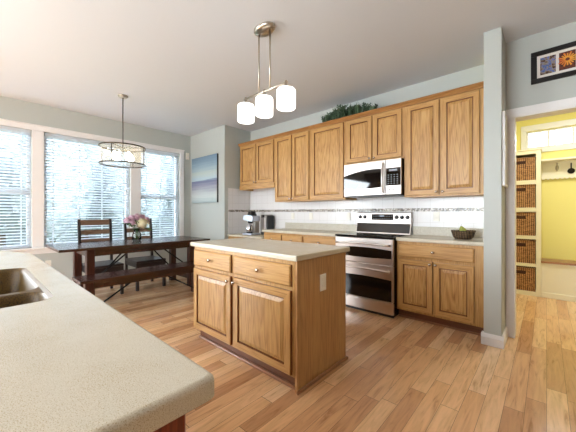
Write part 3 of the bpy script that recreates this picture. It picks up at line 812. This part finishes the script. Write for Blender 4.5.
def make_chair(label):
    r = thing('dining_chair', label, 'chair', (0, 0, 0), 'ladder back dining chairs')
    W = .225; D0, D1 = -.24, .27
    obj('seat', B().box(D0+.02, D1, -W, W, .415, .45, bv=.008, seg=2), 'chairdark', r)
    for y in (-W+.02, W-.02):
        obj('leg', B().box(D1-.05, D1-.01, y-.02, y+.02, 0, .415, bv=.003), 'chairdark', r)
        b = B(); b.prism([(D0, 0), (D0+.038, 0), (D0+.038, .45), (D0-.035, 1.092), (D0-.068, 1.092), (D0, .45)], 'y', y-.017, y+.017)
        obj('back_post', b, 'chairdark', r)
    for z0, z1 in ((1.0, 1.082), (.865, .93), (.735, .795)):
        b = B(); f = lambda z: D0+.012-(z-.45)/.625*.068
        n = 8; yy = [-W+.036+(2*W-.072)*k/n for k in range(n+1)]
        A = [(f(z0)-.018*math.sin(PI*k/n), yy[k]) for k in range(n+1)]; A2 = [(p+.018, y) for p, y in reversed(A)]
        b.prism(A+A2, 'z', z0, z1); obj('back_rail', b, 'chairwood', r)
    [obj('apron', B().box(*q), 'chairdark', r) for q in ((D0+.04, D1-.05, -W+.01, -W+.03, .35, .415), (D0+.04, D1-.05, W-.03, W-.01, .35, .415), (D1-.03, D1-.012, -W+.04, W-.04, .35, .415))]
    [obj('stretcher', B().box(D0+.038, D1-.05, y-.008, y+.008, .16, .185), 'chairdark', r) for y in (-W+.02, W-.02)]
    return r
ch = make_chair('dark ladder back dining chair with nothing on the table before it')
ch.location = (-4.87, 1.285, 0)
dup(ch, None, (-4.87, 1.91, 0), 'dark ladder back dining chair standing behind the flower vase')

# vase and flowers
vx, vy, vz = -4.68, 1.715, .7605
r = thing('vase', 'clear glass vase of flowers on the dining table', 'vase', (vx, vy, vz))
obj('vase_body', B().lathe([(0, .0), (.048, .0), (.062, .02), (.066, .06), (.058, .11), (.042, .145), (.040, .16), (.048, .175), (.045, .175), (.037, .16), (.039, .145), (.055, .11), (.062, .06), (.058, .024), (0, .014)], (vx, vy, vz), seg=24), 'vaseglass', r)
def flower(kind, ox, oy, oz, rr, label, group):
    r = thing(kind, label, 'flower', (vx+ox, vy+oy, vz+.02), group)
    obj('stem', B().tube([(vx-ox*.15, vy-oy*.15, vz+.02), (vx+ox*.12, vy+oy*.12, vz+.165), (vx+ox, vy+oy, vz+oz-rr*.3)], .004, 6), 'flowerleaf', r)
    b = B(); c = Vector((vx+ox, vy+oy, vz+oz))
    for k in range(150):
        z = 1-2*(k+.5)/150; a = k*2.39996; q = math.sqrt(1-z*z)
        nrm = Vector((q*math.cos(a), q*math.sin(a), z)); p = c+nrm*rr*random.uniform(.66, 1.10)
        u = nrm.orthogonal().normalized(); u.rotate(Matrix.Rotation(random.uniform(0, 6), 3, nrm)); v = nrm.cross(u); s = rr*.23
        b.poly([p+u*s*.9-nrm*s*.3, p+v*s*.8+nrm*s*.15, p-u*s*.9-nrm*s*.3, p-v*s*.8+nrm*s*.15], 0, True)
    b.blob(c, rr*.66, 2)
    obj('bloom', b, 'creamflower' if kind == 'cream_hydrangea' else 'pink', r, recalc=False)
    b = B()
    for k in range(4):
        a = random.uniform(0, 6.28); d = Vector((math.cos(a), math.sin(a), -.25)); sd = Vector((-math.sin(a), math.cos(a), 0)); o = c-Vector((0, 0, rr*.75)); l = rr*2.1
        b.poly([o, o+d*l*.5+sd*l*.25+Vector((0, 0, .015)), o+d*l, o+d*l*.5-sd*l*.25+Vector((0, 0, .015))])
    obj('leaves', b, 'flowerleaf', r, recalc=False)
pl = 'pink blossom at the upper side of the bouquet in the glass vase'
flower('cream_hydrangea', .07, .06, .265, .085, 'large cream hydrangea head low in the vase bouquet', None)
for ox, oy, oz, rr in ((.02, -.14, .315, .055), (.0, -.07, .345, .055), (-.01, .005, .365, .055), (-.03, .085, .36, .052), (-.02, .155, .32, .05), (.05, -.085, .275, .045)):
    flower('pink_blossom', ox, oy, oz, rr, pl, 'pink blossoms in the vase')

# ------------------------------------------------------------------ wall pieces
r = thing('painting', 'blue and violet abstract seascape canvas on the pale wall', 'painting', (-5.145, PY, 1.39))
obj('canvas', B().box(-5.56, -4.645, PY-.038, PY-.032, 1.39, 2.32), 'painting', r)
obj('stretcher_frame', B().box(-5.56, -4.645, PY-.032, PY, 1.39, 2.32), 'walnutblack', r)
r = thing('wall_sensor', 'small white sensor box on the window wall near the corner', 'sensor', (WX, 3.09, 2.32))
obj('housing', B().box(WX, WX+.028, 3.055, 3.125, 2.32, 2.46, bv=.006, seg=2), 'plate', r)
obj('lens', B().box(WX+.027, WX+.030, 3.073, 3.107, 2.345, 2.385, bv=.001), 'trim', r)
def outlet_y(x, z, label, wide=.07):
    y = KY-.0115
    r = thing('wall_outlet', label, 'outlet', (x, y, z))
    obj('cover_plate', B().box(x-wide/2, x+wide/2, y-.006, y, z-.057, z+.057, bv=.002), 'plate', r)
    for dz in (.024, -.024): obj('socket', B().box(x-.016, x+.016, y-.008, y-.005, z+dz-.014, z+dz+.014, bv=.002), 'plate', r)
outlet_y(-.99, 1.145, 'white wall outlet on tiles between the range and the fruit basket')
outlet_y(-3.30, 1.135, 'white wall outlet on tiles nearest the coffee maker')
outlet_y(-2.90, 1.135, 'white wall outlet on tiles between two other outlets')
outlet_y(-2.20, 1.135, 'white wall outlet on tiles close beside the range controls')
o = plate_x(WX, .80, .40); o.name = 'window_wall_outlet'; tag(o, 'white outlet low on the wall below the wide window', 'outlet')
# slim white board on the side of the wall end
r = thing('wall_board', 'tall slim white framed board on the side of grey wall end', 'board', (-.292, 3.30, 1.43))
obj('board', B().box(-.2915, -.279, 3.165, 3.42, 1.44, 2.075), 'trim', r)
obj('frame', B().box(-.2915, -.270, 3.15, 3.172, 1.43, 2.09, bv=.003).box(-.2915, -.270, 3.413, 3.435, 1.43, 2.09, bv=.003).box(-.2915, -.270, 3.172, 3.413, 1.43, 1.452, bv=.003).box(-.2915, -.270, 3.172, 3.413, 2.068, 2.09, bv=.003), 'trim', r)
# framed prints over the doorway
r = thing('picture_frame', 'black framed row of flower prints above the mudroom doorway', 'picture', (.25, DY, 2.37))
fx0, fx1, fz0, fz1 = -.106, .62, 2.368, 2.655
b = B(); q = .042
b.box(fx0, fx1, DY-.022, DY, fz0, fz0+q, bv=.003); b.box(fx0, fx1, DY-.022, DY, fz1-q, fz1, bv=.003); b.box(fx0, fx0+q, DY-.022, DY, fz0+q, fz1-q, bv=.003); b.box(fx1-q, fx1, DY-.022, DY, fz0+q, fz1-q, bv=.003)
obj('frame', b, 'walnutblack', r)
obj('mat_board', B().box(fx0+q, fx1-q, DY-.010, DY-.004, fz0+q, fz1-q), 'matboard', r)
for k in range(5):
    x = fx0+q+.022+k*.124
    pr = obj('print', B().box(x, x+.104, DY-.012, DY-.009, 2.435, 2.588), 'photoA' if k % 2 == 0 else 'photoB', r)
    if k % 2:
        b = B(); cx, cz = x+.054, 2.520
        for j in range(16):
            a = j*PI/8; R0, R1 = .014, .052+.010*(j % 2)
            b.prism([(cx+R0*math.cos(a-.3), cz+R0*math.sin(a-.3)), (cx+R1*math.cos(a-.1), cz+R1*math.sin(a-.1)), (cx+R1*math.cos(a+.1), cz+R1*math.sin(a+.1)), (cx+R0*math.cos(a+.3), cz+R0*math.sin(a+.3))], 'y', DY-.013, DY-.0118)
        obj('flower_print', b, 'petalorange', pr)

# ------------------------------------------------------------------ counter things
fx, fy, fz = -.655, 3.50, .9145
r = thing('fruit_basket', 'small dark wicker basket of fruit on the worktop by wall end', 'basket', (fx, fy, fz))
obj('basket_body', B().lathe([(0, 0), (.075, 0), (.092, .03), (.107, .075), (.110, .082), (.103, .082), (.088, .032), (.072, .010), (0, .010)], (fx, fy, fz), seg=28), 'wickerfruit', r)
b = B()
for k in range(40):
    a = k*2*PI/40; a2 = (k+1)*2*PI/40
    b.tube([(fx+.108*math.cos(a), fy+.108*math.sin(a), fz+.082+.004*(k % 2)), (fx+.108*math.cos(a2), fy+.108*math.sin(a2), fz+.082+.004*((k+1) % 2))], .006, 6)
obj('rim', b, 'wickerfruit', r)
b = B()
for k in range(18):
    a = k*2*PI/18
    b.tube([(fx+.0775*math.cos(a), fy+.0775*math.sin(a), fz+.004), (fx+.094*math.cos(a), fy+.094*math.sin(a), fz+.03), (fx+.109*math.cos(a), fy+.109*math.sin(a), fz+.078)], .0035, 5)
obj('stake', b, 'wickerfruit', r)
def pear(x, y, z, lean):
    r = thing('pear', 'yellow green pear lying in the small wicker basket', 'fruit', (x, y, z), 'pears in the basket')
    b = B(); b.lathe([(0, 0), (.020, .003), (.032, .018), (.034, .032), (.026, .052), (.016, .068), (.010, .078), (0, .081)], (x, y, z), seg=16)
    bmesh.ops.rotate(b.bm, cent=(x, y, z+.03), matrix=Matrix.Rotation(lean[0], 3, 'X') @ Matrix.Rotation(lean[1], 3, 'Y'), verts=b.bm.verts)
    f = obj('flesh', b, 'pear', r)
    b = B(); b.tube([(x, y, z+.078), (x+.004, y, z+.090), (x+.01, y, z+.098)], .002, 5)
    bmesh.ops.rotate(b.bm, cent=(x, y, z+.03), matrix=Matrix.Rotation(lean[0], 3, 'X') @ Matrix.Rotation(lean[1], 3, 'Y'), verts=b.bm.verts)
    obj('stem', b, 'bark', r)
pear(fx-.036, fy-.022, fz+.022, (.5, -.8)); pear(fx+.040, fy-.018, fz+.022, (.3, 1.0)); pear(fx+.002, fy+.044, fz+.022, (-.9, .1)); pear(fx-.004, fy-.002, fz+.056, (.2, -.3))

# silver coffee maker on the desk
cx, cy, cz = -3.99, 3.42, .7905
r = thing('coffee_maker', 'silver coffee maker with black lid standing on the desk', 'coffee maker', (cx, cy, cz))
obj('base_plate', B().box(cx-.13, cx+.13, cy-.10, cy+.12, cz, cz+.035, bv=.012, seg=3), 'silver', r)
obj('warming_plate', B().lathe([(0, .036), (.075, .036), (.08, .034)], (cx-.02, cy-.01, cz)), 'black', r)
obj('column', B().box(cx+.035, cx+.11, cy+.0, cy+.11, cz+.03, cz+.27, bv=.012, seg=3), 'grey', r)
b = B(); b.prism(corner_round([(cx-.15, cz+.265), (cx+.12, cz+.24), (cx+.12, cz+.345), (cx-.12, cz+.365)], .03, {0, 1, 2, 3}), 'y', cy-.07, cy+.11); obj('brew_head', b, 'silver', r)
obj('lid', B().lathe([(.085, .345), (.09, .365), (.07, .395), (.075, .42), (.055, .43), (0, .43)], (cx+.0, cy+.02, cz)), 'black', r)
obj('group_head', B().lathe([(.05, .265), (.055, .235), (.045, .205), (0, .205)], (cx-.015, cy+.0, cz)), 'black', r)
g = obj('jug', B().lathe([(0, .037), (.055, .037), (.072, .07), (.074, .12), (.055, .165), (.05, .185), (.046, .185), (.05, .16), (.066, .12), (0, .05)], (cx-.015, cy-.02, cz)), 'chrome', r)
obj('handle', B().tube([(cx+.04, cy-.05, cz+.16), (cx+.085, cy-.085, cz+.15), (cx+.09, cy-.088, cz+.09), (cx+.05, cy-.06, cz+.06)], .008, 6), 'black', g)
tx, ty = -3.81, 3.67
r = thing('countertop_appliance', 'upright grey box appliance with black side behind coffee maker', 'appliance', (tx, ty, .7905))
obj('housing', B().box(tx-.10, tx+.05, ty-.09, ty+.09, .7905, 1.155, bv=.014, seg=3), 'grey', r)
obj('side_cover', B().box(tx+.05, tx+.085, ty-.085, ty+.085, .7905, 1.14, bv=.014, seg=3), 'black', r)
obj('front_door', B().box(tx-.08, tx+.03, ty-.097, ty-.088, .84, 1.10, bv=.006, seg=2), 'steel', r)
obj('dial', B().lathe([(.02, 0), (.018, .015), (0, .016)], (tx-.02, ty-.088, 1.13), '-y', 14), 'black', r)

# greenery on top of the cabinets
b = B()
for k in range(560):
    u = random.random(); x = -2.50+.80*u; y = random.uniform(3.50, 3.70)
    z0 = 2.508; hgt = (.07+.12*math.sin(PI*min(1, max(0, u*.85+.1))))*random.uniform(.45, 1.05)
    a = random.uniform(0, 2*PI); lean = random.uniform(.2, .9)*hgt
    d = Vector((math.cos(a), math.sin(a)*.7, 0)); s = Vector((-d.y, d.x, 0)).normalized()*random.uniform(.006, .012)
    p0 = Vector((x, y, z0+.02)); p1 = p0+d*lean*.4+Vector((0, 0, hgt*.6)); p2 = p0+d*lean+Vector((0, 0, hgt))
    b.poly([p0-s*.4, p0+s*.4, p1+s, p1-s]); b.poly([p1-s, p1+s, p2])
    if k % 4 == 0:
        for t in (.35, .6, .85):
            q = p0.lerp(p2, t); e = s.normalized()*.035
            for sg in (-1, 1): b.poly([q, q+e*sg+Vector((0, 0, .018)), q+e*sg*.6+Vector((0, 0, .034))])
r = thing('artificial_greenery', 'bushy dark green artificial plant arrangement on top of the wall cabinets', 'plant', (-2.1, 3.6, 2.503))
obj('foliage', b, 'fern', r, recalc=False)
obj('planter', B().box(-2.42, -1.80, 3.53, 3.67, 2.5035, 2.55, bv=.008), 'wickerfruit', r)

# ------------------------------------------------------------------ mudroom furniture
TYF = 5.39; tX0, tX1 = -.284, -.057
tX0 = -.275
r = thing('cubby_tower', 'tall cream storage tower with five open cubbies in the mudroom', 'shelf unit', (-.29, 5.57, 0))
CELL = [(.06, .415), (.46, .81), (.86, 1.205), (1.265, 1.60), (1.66, 2.035)]
b = B(); xl, xr = -.286, -.057
obj('side_panel', B().box(-.52, -.467, TYF, MY-.002, 0, 2.085), 'cream', r)
obj('side_panel', B().box(-.110, -.057, TYF, MY-.002, 0, 2.085), 'cream', r)
obj('back_panel', B().box(-.467, -.110, MY-.02, MY-.002, .06, 2.04), 'cream', r)
for z0, z1 in ((.0, .06), (.415, .46), (.81, .86), (1.205, 1.265), (1.60, 1.66), (2.035, 2.085)): obj('shelf', B().box(-.467, -.110, TYF, MY-.02, z0, z1), 'cream', r)
tr = obj('top_board', B().box(-.525, -.047, TYF-.012, MY-.002, 2.085, 2.103, bv=.003), 'cream', r)
names = ['bottom shelf of the cream cubby tower just above the floor', 'second shelf up of the cream cubby tower', 'middle shelf of the cream cubby tower', 'second highest shelf of the cream cubby tower', 'top shelf of the cream cubby tower below the transom']
H = .325
def basket(x0, x1, y0, y1, z, h, label):
    r = thing('wicker_basket', label, 'basket', ((x0+x1)/2, (y0+y1)/2, z), 'wicker baskets in the cubby tower')
    b = B(); t = .012
    b.box(x0, x1, y0, y0+t, z, z+h, bv=.003); b.box(x0, x1, y1-t, y1, z, z+h, bv=.003); b.box(x0, x0+t, y0+t, y1-t, z, z+h); b.box(x1-t, x1, y0+t, y1-t, z, z+h); b.box(x0+t, x1-t, y0+t, y1-t, z, z+.012)
    obj('basket_body', b, 'wicker', r)
    b = B()
    for p, q in (((x0, y0), (x1, y0)), ((x1, y0), (x1, y1)), ((x1, y1), (x0, y1)), ((x0, y1), (x0, y0))): b.tube([(*p, z+h), (*q, z+h)], .009, 7)
    obj('rim', b, 'wicker', r)
    obj('hand_hole', B().box((x0+x1)/2-.065, (x0+x1)/2+.065, y0-.003, y0+.002, z+h-.085, z+h-.04, bv=.002), 'wickerdark', r)  # solid plate; the shade inside the hole is painted as dark colour
    return r
hs = [.325, .318, .315, .305, .345]
b0 = basket(-.458, -.119, TYF+.012, MY-.06, CELL[0][0]+.001, .325, 'brown wicker basket on the '+names[0])
for k in range(1, 5):
    dup(b0, None, (b0.location.x, b0.location.y, CELL[k][0]+.001), 'brown wicker basket on the '+names[k])

bx = 1.45
r = thing('mudroom_bench', 'cream built-in bench with brown seat below the yellow wall', 'bench', (.7, 5.57, 0))
obj('front_panel', B().box(-.056, bx, TYF+.012, TYF+.03, .0, .485), 'cream', r)
obj('plinth', B().box(-.056, bx, TYF, TYF+.012, 0, .075, bv=.003), 'cream', r)
obj('side_panel', B().box(bx-.02, bx, TYF+.03, MY-.002, 0, .485), 'cream', r)
obj('seat', B().box(-.056, bx, TYF-.012, MY-.002, .485, .512, bv=.003), 'shoe', r)
r = thing('hook_shelf', 'cream shelf with scalloped hook rail on the yellow mudroom wall', 'shelf', (.7, 5.65, 1.68))
obj('shelf_board', B().box(-.056, bx, 5.53, MY, 1.935, 1.962, bv=.003), 'cream', r)
obj('back_board', B().box(-.056, bx, MY-.03, MY, 1.72, 1.935), 'cream', r)
n = 30; b = B(); pts = [(-.056, 1.735)]
for k in range(n*4+1):
    pts.append((-.056+(bx+.056)*k/(n*4), 1.70-.022*abs(math.sin(PI*k/4))))
pts.append((bx, 1.735)); b.prism(pts, 'y', MY-.045, MY-.03); obj('scalloped_edge', b, 'cream', r)
def hook(x, m, nm, parent):
    b = B(); y = MY-.03
    b.lathe([(.020, 0), (.020, .005), (0, .006)], (x, y, 1.845), '-y', 12, sy=2.0)
    b.tube([(x, y-.004, 1.85), (x, y-.035, 1.865), (x, y-.055, 1.895)], .007, 8); b.blob((x, y-.057, 1.90), .012, 2)
    b.tube([(x, y-.004, 1.835), (x, y-.03, 1.80), (x, y-.05, 1.795), (x, y-.06, 1.825)], .007, 8); b.blob((x, y-.06, 1.83), .011, 2)
    return obj('hook', b, m, parent)
hook(.115, 'nickel', '', r); hook(.40, 'nickel', '', r); hook(.68, 'nickel', '', r)
r2 = thing('key_holder', 'black iron ladle shaped ornament hanging on the cream hook rail', 'ornament', (.26, MY-.035, 1.73))
obj('rod', B().box(.254, .268, MY-.046, MY-.031, 1.80, 1.90, bv=.003), 'iron', r2)
obj('bowl', B().lathe([(0, 0), (.034, .002), (.04, .010), (.032, .020), (0, .022)], (.261, MY-.031, 1.785), '-y', 18), 'iron', r2)

# ------------------------------------------------------------------ outdoors
struct('ground', B().box(-60, WX-.15, -40, 50, -.5, -.45), 'grass')
def tree(x, y, h, rr, label):
    r = thing('tree', label, 'tree', (x, y, -.45), 'trees outside the windows')
    obj('trunk', B().tube([(x, y, -.45), (x+.1, y, h*.4), (x, y+.1, h*.8)], [.18, .13, .05], 8), 'bark', r)
    b = B()
    for k in range(3200):
        d = Vector((random.gauss(0, 1), random.gauss(0, 1), random.gauss(0, 1))).normalized()*random.random()**.4
        p = Vector((x+d.x*rr, y+d.y*rr, h*.50+d.z*h*.5)); a = Vector((random.gauss(0, 1), random.gauss(0, 1), random.gauss(0, 1))).normalized(); c = a.orthogonal().normalized(); s = .12
        b.poly([p-a*s, p+c*s*.6, p+a*s, p-c*s*.6])
    b.blob((x, y, h*.5), 1, 3, sq=(rr*.9, rr*.9, h*.46), jit=.06)
    obj('crown', b, 'treeleaf', r, recalc=False)
tl = 'leafy tree dimly seen outside through the blinds'
for x, y, h, rr in ((-13, -.6, 5.2, 1.25), (-13.4, 2.1, 4.6, 1.3), (-13, 4.8, 5.4, 1.25), (-13.5, 7.5, 4.8, 1.3), (-16.4, .8, 5.8, 1.35), (-16.2, 3.6, 5.6, 1.35), (-16.6, 6.5, 6.2, 1.3), (-16.3, 9.7, 5.6, 1.4)): tree(x, y, h, rr, tl)

b = B()
for k in range(6000):
    p = Vector((random.uniform(-19.6, -18.4), random.uniform(-3, 14), random.uniform(-.45, 1.75))); a = Vector((random.gauss(0, 1), random.gauss(0, 1), random.gauss(0, 1))).normalized(); c = a.orthogonal().normalized(); q = .15
    b.poly([p-a*q, p+c*q*.6, p+a*q, p-c*q*.6])
b.box(-19.5, -18.5, -3, 14, -.45, 1.65)
tag(obj('hedge', b, 'treeleaf', recalc=False), 'long clipped hedge added outside beyond the trees to cover bright sky', 'hedge')  # unseen, added to block bright sky gaps under the tree crowns
